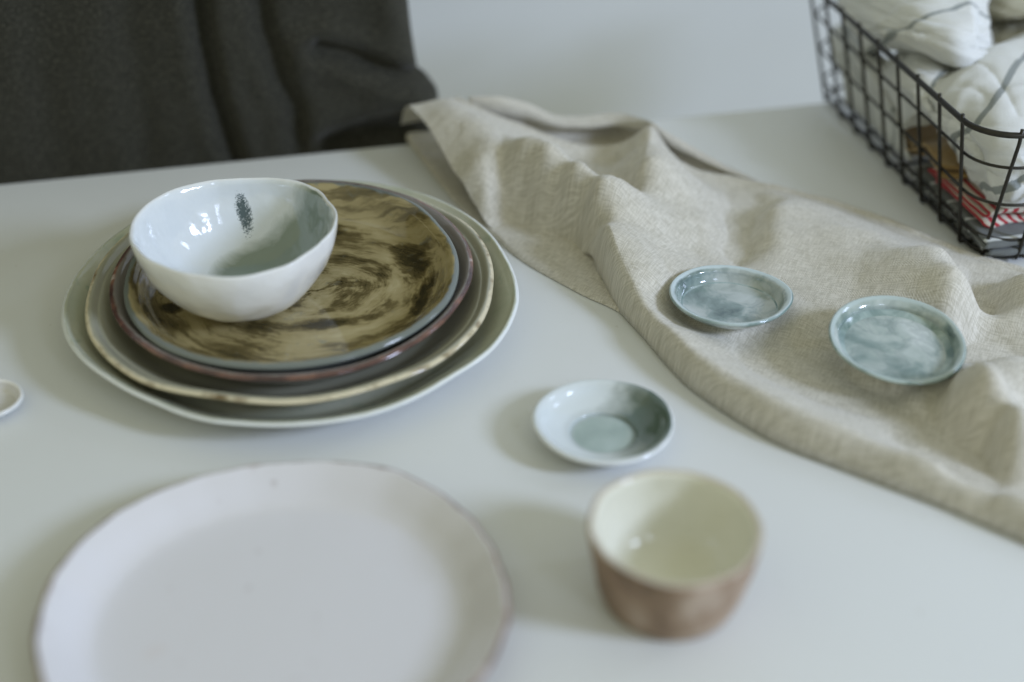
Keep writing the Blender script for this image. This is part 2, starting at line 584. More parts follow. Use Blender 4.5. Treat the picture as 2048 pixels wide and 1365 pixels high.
def build_bowl():
    def inner(m, co):
        wb = m.noise(co, 28, 4, 0.6, 0.6)
        # green pool of glaze towards the right of the bottom
        f = m.spot(co, 0.020, 0.022, 0.055, 0.032, 0.40, m.math("MULTIPLY", m.math("SUBTRACT", wb, 0.3), 0.9))
        c = m.mix(m.ramp(f, [(0.0, 0.0), (0.40, 1.0)]), (0.70, 0.74, 0.76), (0.21, 0.26, 0.215))
        f2 = m.spot(co, 0.004, 0.022, 0.026, 0.014, 0.3, wb)
        c = m.mix(m.math("MULTIPLY", f2, 0.9), c, (0.17, 0.24, 0.20))
        # stamped feather high on the far wall
        n = m.noise(co, 620, 3, 0.75)
        x, y, z = m.sep(co)
        q = m.comb(m.math("ADD", x, m.math("MULTIPLY", m.math("SUBTRACT", z, 0.028), 0.22)), z, 0.0)
        g = m.spot(q, -0.0045, 0.0305, 0.0054, 0.0140, 0.0, m.math("MULTIPLY", m.math("SUBTRACT", n, 0.46), 2.6))
        g = m.math("MULTIPLY", m.ramp(g, [(0.05, 0.0), (0.65, 1.0)]), m.math("GREATER_THAN", y, 0.015))
        return m.mix(m.math("MULTIPLY", g, 0.93), c, (0.012, 0.045, 0.055))
    def base_tint(m, co):
        return (0.74, 0.74, 0.73)
    mat = glaze("white_bowl_glaze", (0.84, 0.84, 0.82), inner=inner, rim=(0.74, 0.76, 0.76), rough=0.09, rimw=(0.3, 0.6), bump=0.7, coat=0.6)
    R, H, t = 0.0620, 0.0520, 0.0036
    prof = [(0, 0.002), (0.024, 0.002), (0.0275, 0.0), (0.0310, 0.0008), (0.0365, 0.0045), (0.0455, 0.0125), (0.0535, 0.0240), (0.0595, 0.0380),
            (R - 0.0004, H - 0.002), (R - 0.0014, H), (R - t, H - 0.0025), (0.0555, 0.0380), (0.0495, 0.0250), (0.0410, 0.0150),
            (0.0290, 0.0082), (0.0170, 0.0052), (0, 0.0046)]
    o = lathe("bowl", prof, 9, mat, (-0.1665, 0.752, 0.0255), rot=(0, 0, 0), wr=0.0012, wz=0.0010, facets=12, seed=9, tilt_noise=0.0007, rad=0.0011)
    tag(o, "small white glazed bowl with green pool and dark feather mark, standing on the stack", "bowl")


build_bowl()


def build_front():
    # white plate with thin brown rim
    def rim_b(m, co):
        return m.mix(m.ramp(m.noise(co, 60, 3, 0.6), [(0.4, 0.0), (0.62, 1.0)]), (0.12, 0.06, 0.04), (0.30, 0.21, 0.17))
    def inn(m, co):
        s = m.spot(co, -0.058, 0.0, 0.012, 0.008, 0.3, m.noise(co, 90, 3))
        return m.mix(m.math("MULTIPLY", s, 0.25), (0.655, 0.645, 0.665), (0.60, 0.46, 0.40))
    g = glaze("lilac_white_glaze", (0.36, 0.27, 0.22), inner=inn, rim=rim_b, rough=0.22, rimw=(0.16, 0.42), bump=0.12, coat=0.15)
    R, H, t = 0.1090, 0.020, 0.0045
    prof = [(0, 0), (0.060, 0), (0.066, 0.0006), (0.084, 0.004), (0.100, 0.0115), (R - 0.0004, H - 0.002), (R, H - 0.0006), (R - 0.002, H),
            (R - 0.005, H - 0.002), (0.100, 0.0150), (0.090, 0.0075), (0.080, 0.0047), (0.05, 0.004), (0, 0.004)]
    o = lathe("dinner_plate", prof, 6, g, (-0.1108, 0.4895, 0.0), rot=(0, 0, 0.3), wr=0.0019, wz=0.0011, facets=17, seed=31, hi=0.15)
    tag(o, "white plate with thin brown wavy rim lying alone in the front", "plate")

    # cup: raw clay outside, cream glaze inside
    def clay(m, co):
        return None
    m = NT("clay_and_cream_cup")
    co = m.coord()
    n = m.noise(co, 26, 4, 0.6, 0.4)
    outc = m.ramp(n, [(0.35, (0.16, 0.105, 0.065)), (0.5, (0.27, 0.185, 0.120)), (0.66, (0.44, 0.35, 0.27))])
    x, y, z = m.sep(co)
    inc = m.mix(m.noise(co, 40, 3, 0.5), (0.76, 0.75, 0.66), (0.68, 0.67, 0.55))
    c = m.mix(m.attr("inner"), outc, inc)
    rf = m.ramp(m.math("ADD", m.attr("rim"), m.math("MULTIPLY", m.math("SUBTRACT", m.noise(co, 80, 3), 0.5), 0.7)), [(0.4, 0.0), (0.7, 1.0)])
    c = m.mix(rf, c, (0.52, 0.47, 0.38))
    ro = m.math("ADD", 0.14, m.math("MULTIPLY", m.math("SUBTRACT", 1.0, m.attr("inner")), 0.45))
    m.p(Base_Color=c, Roughness=ro)
    m.bump(m.noise(co, 60, 3, 0.5), 0.25, 0.002)
    R, H, t = 0.0422, 0.0455, 0.004
    prof = [(0, 0.0015), (0.026, 0.0012), (0.0295, 0.0), (0.0325, 0.0015), (0.0360, 0.010), (0.0392, 0.024), (0.0412, 0.036), (R, H - 0.0015),
            (R - 0.0018, H), (R - t, H - 0.002), (0.0372, 0.034), (0.0350, 0.022), (0.0305, 0.0115), (0.022, 0.0062), (0, 0.0052)]
    o = lathe("cup", prof, 8, m.m, (0.0772, 0.5145, 0.0), wr=0.0008, wz=0.0007, facets=9, seed=14, tilt_noise=0.0008, rad=0.0008)
    tag(o, "small round cup of brown clay with cream glazed inside, standing in front", "cup")


build_front()


def marble(name, a, b, dark, scale=24, seed=0.0, light=(0.60, 0.66, 0.67)):
    def inner(m, co):
        q = m.vmath("ADD", co, (seed, seed * 0.7, 0))
        w = m.vmath("SCALE", m.vmath("SUBTRACT", m.noise(q, 22, 3, 0.6, col=True), (0.5, 0.5, 0.5)), scale=0.03)
        n = m.noise(m.vmath("ADD", q, w), scale, 5, 0.58, 0.3)
        n2 = m.noise(m.vmath("ADD", q, w), scale * 1.2, 4, 0.6, 0.5)
        c = m.ramp(n, [(0.30, dark), (0.42, b), (0.52, a), (0.70, light)])
        v = m.ramp(m.math("ABSOLUTE", m.math("SUBTRACT", n2, 0.5)), [(0.0, 1.0), (0.05, 0.0)])
        return m.mix(m.math("MULTIPLY", v, 0.22), c, dark)
    return inner


def dish_profile(R, H, well, t=0.0035):
    return [(0, 0.0), (R * 0.45, 0.0), (R * 0.5, 0.0005), (R * 0.74, H * 0.28), (R * 0.92, H * 0.66), (R - 0.0003, H - 0.0016),
            (R - 0.0004, H - 0.0004), (R - 0.0018, H), (R - t, H - 0.0018), (R * 0.84, H * 0.66), (R * well * 1.08, H * 0.34), (R * well * 0.9, H * 0.27),
            (R * 0.3, H * 0.25), (0, H * 0.25)]


BEDS = [((0.1370, 0.7620), 0.0080, 0.0200, math.radians(-2.0)), ((0.2285, 0.7060), 0.0150, 0.0210, math.radians(6.5))]


def build_dishes():
    G = "small round dishes"
    # dish on the table: white outside, inside darker and greener towards the right, with a ringed well
    def inner2(m, co):
        x, y, _ = m.sep(co)
        r = m.vmath("LENGTH", m.comb(x, y, 0.0))
        w = m.noise(co, 40, 3, 0.6, 0.5)
        d = m.spot(co, 0.034, 0.004, 0.040, 0.052, 0.0, m.math("MULTIPLY", m.math("SUBTRACT", w, 0.5), 1.2))
        c = m.mix(m.ramp(d, [(0.0, 0.0), (0.75, 1.0)]), (0.62, 0.67, 0.68), (0.10, 0.14, 0.115))
        wl = m.ramp(r, [(0.0180, 1.0), (0.0186, 0.0)])
        wc = m.mix(m.ramp(m.noise(co, 55, 3), [(0.35, 0.0), (0.7, 1.0)]), (0.30, 0.38, 0.345), (0.40, 0.48, 0.45))
        c = m.mix(wl, c, wc)
        ring = m.math("MULTIPLY", m.ramp(r, [(0.0176, 0.0), (0.0184, 1.0)]), m.ramp(r, [(0.0188, 1.0), (0.0198, 0.0)]))
        return m.mix(m.math("MULTIPLY", ring, 0.75), c, (0.12, 0.16, 0.14))
    g = glaze("white_dish_glaze", (0.74, 0.76, 0.76), inner=inner2, rim=(0.72, 0.75, 0.75), rough=0.12, rimw=(0.3, 0.6))
    R, H, t = 0.0395, 0.0150, 0.0035
    prof = [(0, 0.0), (0.018, 0.0), (0.021, 0.0006), (0.030, 0.0052), (0.0365, 0.0108), (R - 0.0002, H - 0.0022), (R, H - 0.0008), (R - 0.0018, H),
            (R - 0.0045, H - 0.0014), (0.0310, 0.0095), (0.0240, 0.0064), (0.0192, 0.0050), (0.0184, 0.0037), (0.0174, 0.0035), (0.008, 0.0036), (0, 0.0036)]
    o = lathe("small_dish", prof, 6, g, (0.0512, 0.6395, 0.0), wr=0.0007, wz=0.0006, facets=9, seed=17)
    tag(o, "white dish with grey green ringed hollow, standing on the bare table", "dish", G)
    # two marbled dishes on the linen
    mA = glaze("marbled_blue_glaze", (0.42, 0.50, 0.50), mott=(0.13, 0.21, 0.20),
               inner=marble("a", (0.42, 0.47, 0.46), (0.22, 0.29, 0.28), (0.07, 0.11, 0.11), 24, 0.31, (0.58, 0.63, 0.63)), rim=(0.50, 0.59, 0.61), rough=0.10)
    p = dish_profile(0.0388, 0.0132, 0.72, 0.0052)
    o = lathe("small_dish", p, 7, mA, (0.1370, 0.7620, 0.0084), rot=(math.radians(-2.0), math.radians(1), 0.2), wr=0.0008, wz=0.0006, facets=8, seed=41)
    tag(o, "marbled blue grey dish lying on the linen just behind its front fold", "dish", G)
    mB = glaze("marbled_green_glaze", (0.40, 0.49, 0.47), mott=(0.10, 0.17, 0.16),
               inner=marble("b", (0.37, 0.43, 0.40), (0.19, 0.26, 0.24), (0.055, 0.09, 0.09), 26, 1.7, (0.53, 0.58, 0.56)), rim=(0.42, 0.50, 0.49), rough=0.10)
    p = dish_profile(0.0405, 0.0112, 0.76, 0.0048)
    o = lathe("small_dish", p, 7, mB, (0.2285, 0.7060, 0.0154), rot=(math.radians(6.5), math.radians(1), 0.0), wr=0.0008, wz=0.0006, facets=9, seed=52)
    tag(o, "marbled green grey dish tilted on the linen, rightmost of the small dishes", "dish", G)
    # dish cut by the left edge of the photograph
    g2 = glaze("plain_grey_glaze", (0.74, 0.76, 0.76), inner=(0.66, 0.65, 0.63), rim=(0.80, 0.80, 0.80), rough=0.15, rimw=(0.25, 0.6))
    p = dish_profile(0.0200, 0.0085, 0.70, 0.003)
    c = pt(-24, 795, 0.0085)
    o = lathe("small_dish", p, 7, g2, (c[0], c[1], 0.0), wr=0.0005, wz=0.0003, facets=9, seed=61)
    tag(o, "pale dish with white rim at the far left, mostly cut off by the picture edge", "dish", G)


build_dishes()


# ------------------------------------------------------------------ linen cloth
PAIRS = [  # (front edge x, y, z), (back edge x, y, z), (crest behind the hem x, y, z)
    ((818, 212, .040), (925, 200, .041), (940, 197, .043)),
    ((845, 240, .038), (975, 226, .036), (1000, 199, .041)),
    ((878, 290, .032), (1040, 249, .028), (1060, 213, .033)),
    ((910, 345, .024), (1100, 272, .022), (1110, 234, .024)),
    ((950, 408, .013), (1160, 290, .017), (1165, 237, .021)),
    ((985, 452, .0052), (1230, 290, .017), (1232, 231, .023)),
    ((1090, 472, .0048), (1278, 270, .026), (1278, 240, .028)),
    ((1165, 500, .0048), (1303, 256, .034), (1306, 250, .033)),
    ((1200, 548, .0045), (1325, 285, .028), (1340, 272, .027)),
    ((1235, 612, .003), (1362, 322, .016), (1390, 300, .018)),
    ((1290, 677, .002), (1410, 345, .008), (1440, 328, .010)),
    ((1340, 735, .002), (1480, 357, .004), (1500, 357, .004)),
    ((1400, 790, .002), (1600, 386, .003), (1602, 386, .002)),
    ((1550, 882, .002), (1750, 428, .003), (1752, 428, .002)),
    ((1750, 960, .002), (1850, 468, .003), (1852, 468, .002)),
    ((1900, 1018, .002), (1950, 508, .003), (1952, 508, .002)),
    ((2048, 1082, .002), (2048, 537, .003), (2050, 537, .002)),
    ((2230, 1165, .002), (2230, 600, .003), (2232, 600, .002)),
]
CTRL = [
    # crest of the front fold
    (900, 216, .046), (940, 245, .046), (985, 284, .044), (1030, 318, .042), (1080, 348, .039), (1130, 380, .036), (1172, 418, .033),
    (1190, 465, .031), (1203, 515, .029), (1230, 565, .026), (1275, 612, .023), (1330, 665, .021), (1410, 725, .020), (1530, 795, .019),
    (1680, 862, .0185), (1850, 930, .0185), (2048, 1005, .0165), (2230, 1075, .0100),
    # its left face: open arch, a small upright fold, a dark hollow
    (915, 268, .040), (957, 325, .035), (969, 385, .0215), (992, 436, .0085),
    (1008, 350, .0295), (1008, 400, .0155), (1012, 446, .0055), (1065, 400, .0200), (1065, 445, .0075), (1120, 425, .0180), (1125, 465, .0070), (1165, 480, .0085),
    # hollow between the front fold and the middle ridge
    (1060, 285, .029), (1120, 315, .024), (1180, 330, .0175), (1235, 325, .0165), (1190, 372, .0215), (1240, 390, .0235),
    # middle ridge and its long bright slope
    (1303, 266, .037), (1300, 300, .039), (1290, 340, .0395), (1275, 390, .038), (1262, 440, .0345), (1272, 490, .031), (1298, 545, .025), (1322, 590, .018),
    (1350, 400, .026), (1400, 440, .0165), (1380, 500, .014), (1360, 335, .020), (1420, 380, .012), (1440, 440, .0085), (1450, 500, .0065),
    # valley and third ridge
    (1495, 400, .0025), (1485, 450, .0020), (1480, 505, .0025), (1530, 390, .0060), (1532, 430, .0110), (1530, 475, .0115), (1520, 512, .0100),
    (1590, 405, .0100), (1600, 450, .0140), (1600, 500, .0135), (1650, 430, .0125), (1700, 470, .0165), (1650, 545, .0135),
    (1460, 612, .0085), (1540, 620, .0075), (1400, 600, .0085), (1385, 640, .0090),
    (1430, 672, .0090), (1500, 708, .0045), (1560, 738, .0035), (1650, 780, .0030), (1600, 640, .0085), (1640, 705, .0035),
    (1790, 690, .0130), (1700, 640, .0095), (1720, 745, .0040), (1800, 795, .0050), (1850, 640, .0155),
    # right part
    (1760, 500, .0185), (1830, 510, .0210), (1885, 530, .0230), (1920, 580, .0235), (1905, 625, .0200), (1968, 560, .0035), (1960, 620, .0030), (1980, 530, .0050),
    (2030, 575, .0140), (2020, 640, .0120), (2060, 610, .0150), (1950, 690, .0045), (1945, 722, .0130), (2010, 712, .0110), (2048, 690, .0080),
    (1905, 750, .0150), (1935, 768, .0230), (1962, 815, .0240), (2003, 875, .0220), (1995, 778, .0190), (2030, 835, .0185), (2100, 930, .0120), (2075, 960, .0100), (2075, 780, .0120), (2110, 830, .0060), (2110, 880, .0070), (2230, 850, .0060),
    (1870, 800, .0080), (1855, 850, .0035), (1905, 885, .0035), (1820, 850, .0040), (1760, 822, .0040), (1990, 922, .0065), (1960, 910, .0045), (1845, 792, .0090),
    (2230, 700, .0100), (2150, 620, .0100), (2150, 960, .0060),
]


def build_linen():
    mat = mat_linen("natural_linen", (0.47, 0.445, 0.37), (0.70, 0.67, 0.595), pitch=0.0008)
    root = empty("linen_cloth", (0.1, 0.75, 0))
    tag(root, "crumpled natural beige linen cloth spread across the table under two dishes", "cloth")
    inv = Matrix.Translation((-0.1, -0.75, 0))
    F0 = np.array([pt(*p[0]) for p in PAIRS]); B0 = np.array([pt(*p[1]) for p in PAIRS]); S0 = np.array([pt(*p[2]) for p in PAIRS])
    SUB = 14
    Fc, Bc, Sc = catmull(F0, SUB), catmull(B0, SUB), catmull(S0, SUB)
    # height field through all control points
    C = [pt(*c) for c in CTRL] + list(B0) + [F0[i] for i in range(8)]
    C = np.array(C)
    eps = 0.011

    def phi(d2):
        return np.sqrt(d2 + eps * eps)
    D = phi(((C[:, None, :2] - C[None, :, :2]) ** 2).sum(-1))
    w = np.linalg.solve(D + np.eye(len(C)) * -0.0004, C[:, 2] - 0.012)

    def hgt(P):
        return phi(((P[:, None, :2] - C[None, :, :2]) ** 2).sum(-1)) @ w + 0.012

    nu, nv = len(Fc), 110
    vv = np.linspace(0, 1, nv) ** 1.25
    P = Fc[:, None, :] * (1 - vv)[None, :, None] + Bc[:, None, :] * vv[None, :, None]
    H = hgt(P.reshape(-1, 3)).reshape(nu, nv)
    # stronger local relief: lift crests and sink hollows against a blurred copy
    def blur(A, r, ax):
        k = np.exp(-0.5 * (np.arange(-2 * r, 2 * r + 1) / r) ** 2); k /= k.sum()
        pad = [(0, 0), (0, 0)]; pad[ax] = (2 * r, 2 * r)
        B_ = np.pad(A, pad, mode="edge")
        return np.apply_along_axis(lambda v_: np.convolve(v_, k, mode="valid"), ax, B_)
    Hb = blur(blur(H, 7, 0), 12, 1)
    inner = np.clip((1 - vv) / 0.08, 0, 1)[None, :] * np.clip((np.arange(nu) / SUB - 1.0) / 3.0, 0, 1)[:, None]
    left = np.clip((np.arange(nu) / SUB - 7) / 2.0, 0, 1)[:, None]
    inner = inner * (0.35 + 0.65 * left)
    H = H + 1.55 * (H - Hb) * inner
    # sharp creases (negative) and crests (positive)
    for pl, dep, wid in [
        ([(1545, 375), (1500, 425), (1486, 465), (1480, 515)], -0.0042, 0.0055),
        ([(1972, 530), (1960, 575), (1956, 640)], -0.0040, 0.0060),
        ([(1140, 304), (1195, 300), (1262, 312)], -0.0030, 0.0040),
        ([(1925, 716), (1965, 706), (2060, 690)], -0.0030, 0.0045),
        ([(1835, 862), (1890, 872), (1965, 922), (2040, 945)], -0.0030, 0.0060),
        ([(1004, 325), (1003, 390), (1008, 446)], -0.0035, 0.0050),
        ([(2100, 935), (2020, 985), (1950, 1020)], -0.0025, 0.0050),
        ([(1480, 690), (1560, 745), (1660, 790)], -0.0022, 0.0060),
        ([(1290, 470), (1330, 560), (1360, 620)], -0.0014, 0.0045),
        ([(1420, 350), (1400, 420), (1392, 500)], -0.0012, 0.0040),
        ([(1080, 350), (1130, 382), (1176, 425), (1192, 470)], 0.0022, 0.0050),
        ([(1700, 450), (1720, 520), (1705, 590)], -0.0012, 0.0050),
        ([(1560, 560), (1620, 600), (1650, 650)], -0.0012, 0.0040),
        ([(1303, 268), (1296, 330), (1280, 390)], 0.0030, 0.0045),
    ]:
        q = np.array([pt(x, y, 0.012 if y > 480 else 0.02) for x, y in pl])[:, :2]
        q3 = catmull(np.hstack([q, np.zeros((len(q), 1))]), 6)[:, :2]
        dd = np.full((nu, nv), 9.0)
        for a_, b_ in zip(q3[:-1], q3[1:]):
            ab = b_ - a_
            t_ = np.clip(((P[..., :2] - a_) @ ab) / (ab @ ab), 0, 1)
            dd = np.minimum(dd, np.linalg.norm(P[..., :2] - (a_ + ab * t_[..., None]), axis=-1))
        H += dep * np.exp(-np.sqrt(dd ** 2 + 0.0012 ** 2) / wid)
    # rounded front roll where the cloth turns under (from pair 8 on)
    wdt = np.linalg.norm((Bc - Fc)[:, :2], axis=1)
    for i in range(nu):
        k = min(max((i / SUB - 6.5) / 1.5, 0), 1)
        dist = vv * wdt[i]
        t = np.clip(1 - dist / 0.013, 0, 1)
        prof = np.sqrt(np.maximum(1 - t * t, 0.0))
        H[i] *= (1 - k) + k * prof
    # small wrinkles and a soft waviness
    uvs = np.zeros((nu, nv, 2))
    cumu = np.concatenate([[0], np.cumsum(np.linalg.norm(np.diff((Fc + Bc) / 2, axis=0), axis=1))])
    for i in range(nu):
        for k in range(nv):
            x, y = P[i, k, 0], P[i, k, 1]
            a = noise.noise(Vector((x * 38 + y * 20, y * 30 - x * 12, 0.4)))
            b = noise.noise(Vector((x * 95, y * 80, 3.1)))
            c_ = abs(noise.noise(Vector((x * 30 + 0.6 * b, y * 55, 7.7))))
            damp = min(1.0, vv[k] * wdt[i] / 0.012 + 0.25)
            H[i, k] += damp * (0.0010 * a + 0.00028 * b - 0.0006 * max(0, 0.12 - c_) / 0.12)
            uvs[i, k] = (x * 0.88 - y * 0.47, x * 0.47 + y * 0.88)
    H = np.maximum(H, 0.0016)
    # the cloth gives under the two dishes
    for (cx, cy), zd, rf, tl in BEDS:
        dx, dy = P[..., 0] - cx, P[..., 1] - cy
        r = np.hypot(dx, dy)
        pl = zd + math.tan(tl) * dy
        w_ = np.clip((rf + 0.006 - r) / 0.006, 0, 1)
        H = H * (1 - w_) + np.maximum(pl, 0.0016) * w_
        lim = pl + np.maximum(r - rf, 0) * 0.42
        H = np.where(r < rf * 2.1, np.minimum(H, np.maximum(lim, 0.0016)), H)
    P[:, :, 2] = H
    # turned underside strip of the roll
    under = []
    for i in range(nu):
        d = (Bc[i] - Fc[i]) / max(wdt[i], 1e-6)
        under.append([Fc[i] + d * 0.02 * np.array((1, 1, 0)) + np.array((0, 0, 0.0008 - Fc[i][2]))])
    top = np.concatenate([np.array(under), P], axis=1)
    kk = np.clip((np.arange(nu) / SUB - 7) / 1.0, 0, 1)
    k5 = np.clip((np.arange(nu) / SUB - 4.7) / 0.5, 0, 1)
    for i in range(nu):          # left open arch has no turned strip
        if kk[i] < 1:
            e = top[i, 1].copy()
            e[2] = e[2] * (1 - k5[i]) + 0.0020 * k5[i]
            e[1] -= 0.0006 * k5[i]
            top[i, 0] = e * (1 - kk[i]) + top[i, 0] * kk[i]
    uvt = np.concatenate([uvs[:, :1], uvs], axis=1)
    # end flap that drops behind the table's edge at the far left corner
    flap = []
    fu = []
    for q, (bk, dz) in enumerate([(0.020, 0.024), (0.014, 0.012), (0.007, 0.004)]):
        row = top[0].copy()
        row[:, 0] += -0.004 * (3 - q) / 3 + EN[0] * bk
        row[:, 1] += EN[1] * bk
        row[:, 2] -= dz
        flap.append(row)
        r2 = uvt[0].copy(); r2[:, 0] -= 0.01 * (3 - q)
        fu.append(r2)
    top = np.concatenate([np.array(flap), top], axis=0)
    uvt = np.concatenate([np.array(fu), uvt], axis=0)
    n1, n2 = top.shape[:2]

    def loc(A):
        A = np.array(A).reshape(-1, 3).copy()
        A[:, 0] -= 0.1; A[:, 1] -= 0.75
        return A
    o = mesh_obj("top_layer", loc(top), grid_faces(n1, n2), mat, root, uv=uvt.reshape(-1, 2))
    so = o.modifiers.new("thick", "SOLIDIFY"); so.thickness = 0.0009; so.offset = 0
    # hem: a doubled band along the back edge, proud of the cloth
    j0 = 0
    hem, hu = [], []
    imax = nu
    nh = 13
    for i in range(0, imax):
        row, ru = [], []
        for q in range(nh):
            dist = 0.0075 * (1 - q / (nh - 1))
            v = 1 - dist / wdt[i]
            kf = np.interp(v, vv, np.arange(nv))
            k0 = int(min(kf, nv - 2)); fr = kf - k0
            p = P[i, k0] * (1 - fr) + P[i, k0 + 1] * fr
            e = math.sin(math.pi * q / (nh - 1)) ** 0.35 if 0 < q < nh - 1 else 0
            if q in (3, 4):
                e *= 0.35
            p = p + np.array((0, 0, 0.0002 + 0.0013 * e))
            row.append(p); ru.append((cumu[i], v * wdt[i]))
        hem.append(row); hu.append(ru)
    hem = np.array(hem)
    o = mesh_obj("hem", loc(hem), grid_faces(imax, nh), mat, root, uv=np.array(hu).reshape(-1, 2))
    # layer that lies under the open left end
    LO = [(812, 268, .006), (826, 292, .003), (850, 326, .002), (885, 372, .002), (925, 420, .0022), (962, 452, .0025), (990, 472, .0028), (1020, 500, .0028),
          (1060, 528, .0026), (1110, 556, .0026), (1170, 588, .0026), (1235, 618, .0026), (1280, 655, .002)]
    HI = [(880, 262, .006), (905, 272, .003), (935, 290, .002), (975, 320, .002), (1010, 350, .002), (1050, 380, .002), (1100, 400, .002), (1140, 420, .002),
          (1180, 440, .002), (1220, 470, .002), (1260, 520, .002), (1300, 570, .002), (1330, 610, .002)]
    A, B = catmull([pt(*p) for p in LO], 8), catmull([pt(*p) for p in HI], 8)
    nl = 40
    U, uu = [], []
    cl = np.concatenate([[0], np.cumsum(np.linalg.norm(np.diff(A, axis=0), axis=1))])
    for i in range(len(A)):
        for k in range(nl):
            v = k / (nl - 1)
            p = A[i] * (1 - v) + B[i] * v
            p[2] += 0.0012 * (0.5 + noise.noise(Vector((p[0] * 40, p[1] * 40, 2)))) * min(1, v * 8)
            if k == 0:
                p[2] = 0.0006
            U.append(p); uu.append((p[0] * 0.88 - p[1] * 0.47, p[0] * 0.47 + p[1] * 0.88))
    mesh_obj("under_layer", loc(U), grid_faces(len(A), nl), mat, root, uv=uu)
    # fold that rises behind the hem
    nb = 11 * SUB + 1
    Bk, bu = [], []
    ts = [(-0.35, 0), (0.0, 1), (0.25, 2), (0.5, 3), (0.75, 4), (0.9, 5), (1.0, 6), (1.08, 7), (1.2, 8), (1.45, 9)]
    prof_z = None
    rows = []
    for i in range(nb):
        b, s = Bc[i], Sc[i]
        dxy = (s - b)[:2]
        n_ = np.linalg.norm(dxy)
        if n_ < 0.004:
            dxy = dxy / max(n_, 1e-6) * 0.004
        lo = 0.0025
        tp = s[2]
        h = tp - lo
        ctl = [(-0.9, lo), (-0.3, lo), (0.3, lo), (0.85, lo), (1.10, lo + 0.2 * h), (1.12, lo + 0.45 * h), (0.95, lo + 0.62 * h), (0.78, lo + 0.76 * h),
               (0.80, lo + 0.94 * h), (0.95, tp), (1.15, tp - 0.001), (1.5, lo + 0.4 * h), (1.9, lo * 0.6)]
        cc = catmull(ctl, 6)
        row = []
        for (t, z) in cc:
            p = np.array((b[0] + dxy[0] * t, b[1] + dxy[1] * t, z))
            p[2] += 0.0006 * noise.noise(Vector((p[0] * 70, p[1] * 70, 9)))
            row.append(p)
        rows.append(row)
        bu.append([(cumu[i], 0.4 + k * 0.0016) for k in range(len(row))])
    rows = np.array(rows)
    o = mesh_obj("back_fold", loc(rows), grid_faces(rows.shape[0], rows.shape[1]), mat, root, uv=np.array(bu).reshape(-1, 2))
    so = o.modifiers.new("thick", "SOLIDIFY"); so.thickness = 0.0009; so.offset = 0


build_linen()


# ------------------------------------------------------------------ wire basket and its cloths
BU = np.array((-0.205, 0.979)); BU /= np.linalg.norm(BU)     # away along the left side
BV = np.array((BU[1], -BU[0]))                               # to the right along the front
RIM_Z = 0.097
CT = np.array((0.3010, 0.8265))
CB = np.array((0.3173, 0.8316))
LEN_U, LEN_V = 0.320, 0.26


def brect(c, lu, lv, r, z, n=8):
    """rounded rectangle: starts at the far end of the left side, comes forward, round the near corner, along the front ..."""
    pts = []
    cs = [(0 + r, lu - r, 180, 90), ]
    def P(v, u):
        q = c + BV * v + BU * u
        return np.array((q[0], q[1], z))
    corners = [((r, r), 180, 270), ((lv - r, r), 270, 360), ((lv - r, lu - r), 0, 90), ((r, lu - r), 90, 180)]
    for (cv, cu), a0, a1 in corners:
        for k in range(n + 1):
            a = math.radians(a0 + (a1 - a0) * k / n)
            pts.append(P(cv + r * math.cos(a), cu + r * math.sin(a)))
    return pts


def loop_at(z):
    f = z / RIM_Z
    c = CB * (1 - f) + CT * f
    lu = (LEN_U - 0.020) * (1 - f) + LEN_U * f
    lv = (LEN_V - 0.03) * (1 - f) + LEN_V * f
    r = 0.026 * (1 - f) + 0.030 * f
    return c, lu, lv, r


def side_point(which, d, z):
    """which: 'left' d metres from the near corner, 'front' d metres from it, 'corner' d = 0..1 round it"""
    c, lu, lv, r = loop_at(z)
    if which == "left":
        q = c + BU * d
    elif which == "front":
        q = c + BV * d
    elif which == "far":
        q = c + BU * lu + BV * d
    elif which == "right":
        q = c + BV * lv + BU * d
    else:
        a = math.radians(180 + 90 * d)
        q = c + BV * (r + r * math.cos(a)) + BU * (r + r * math.sin(a))
    return np.array((q[0], q[1], z))


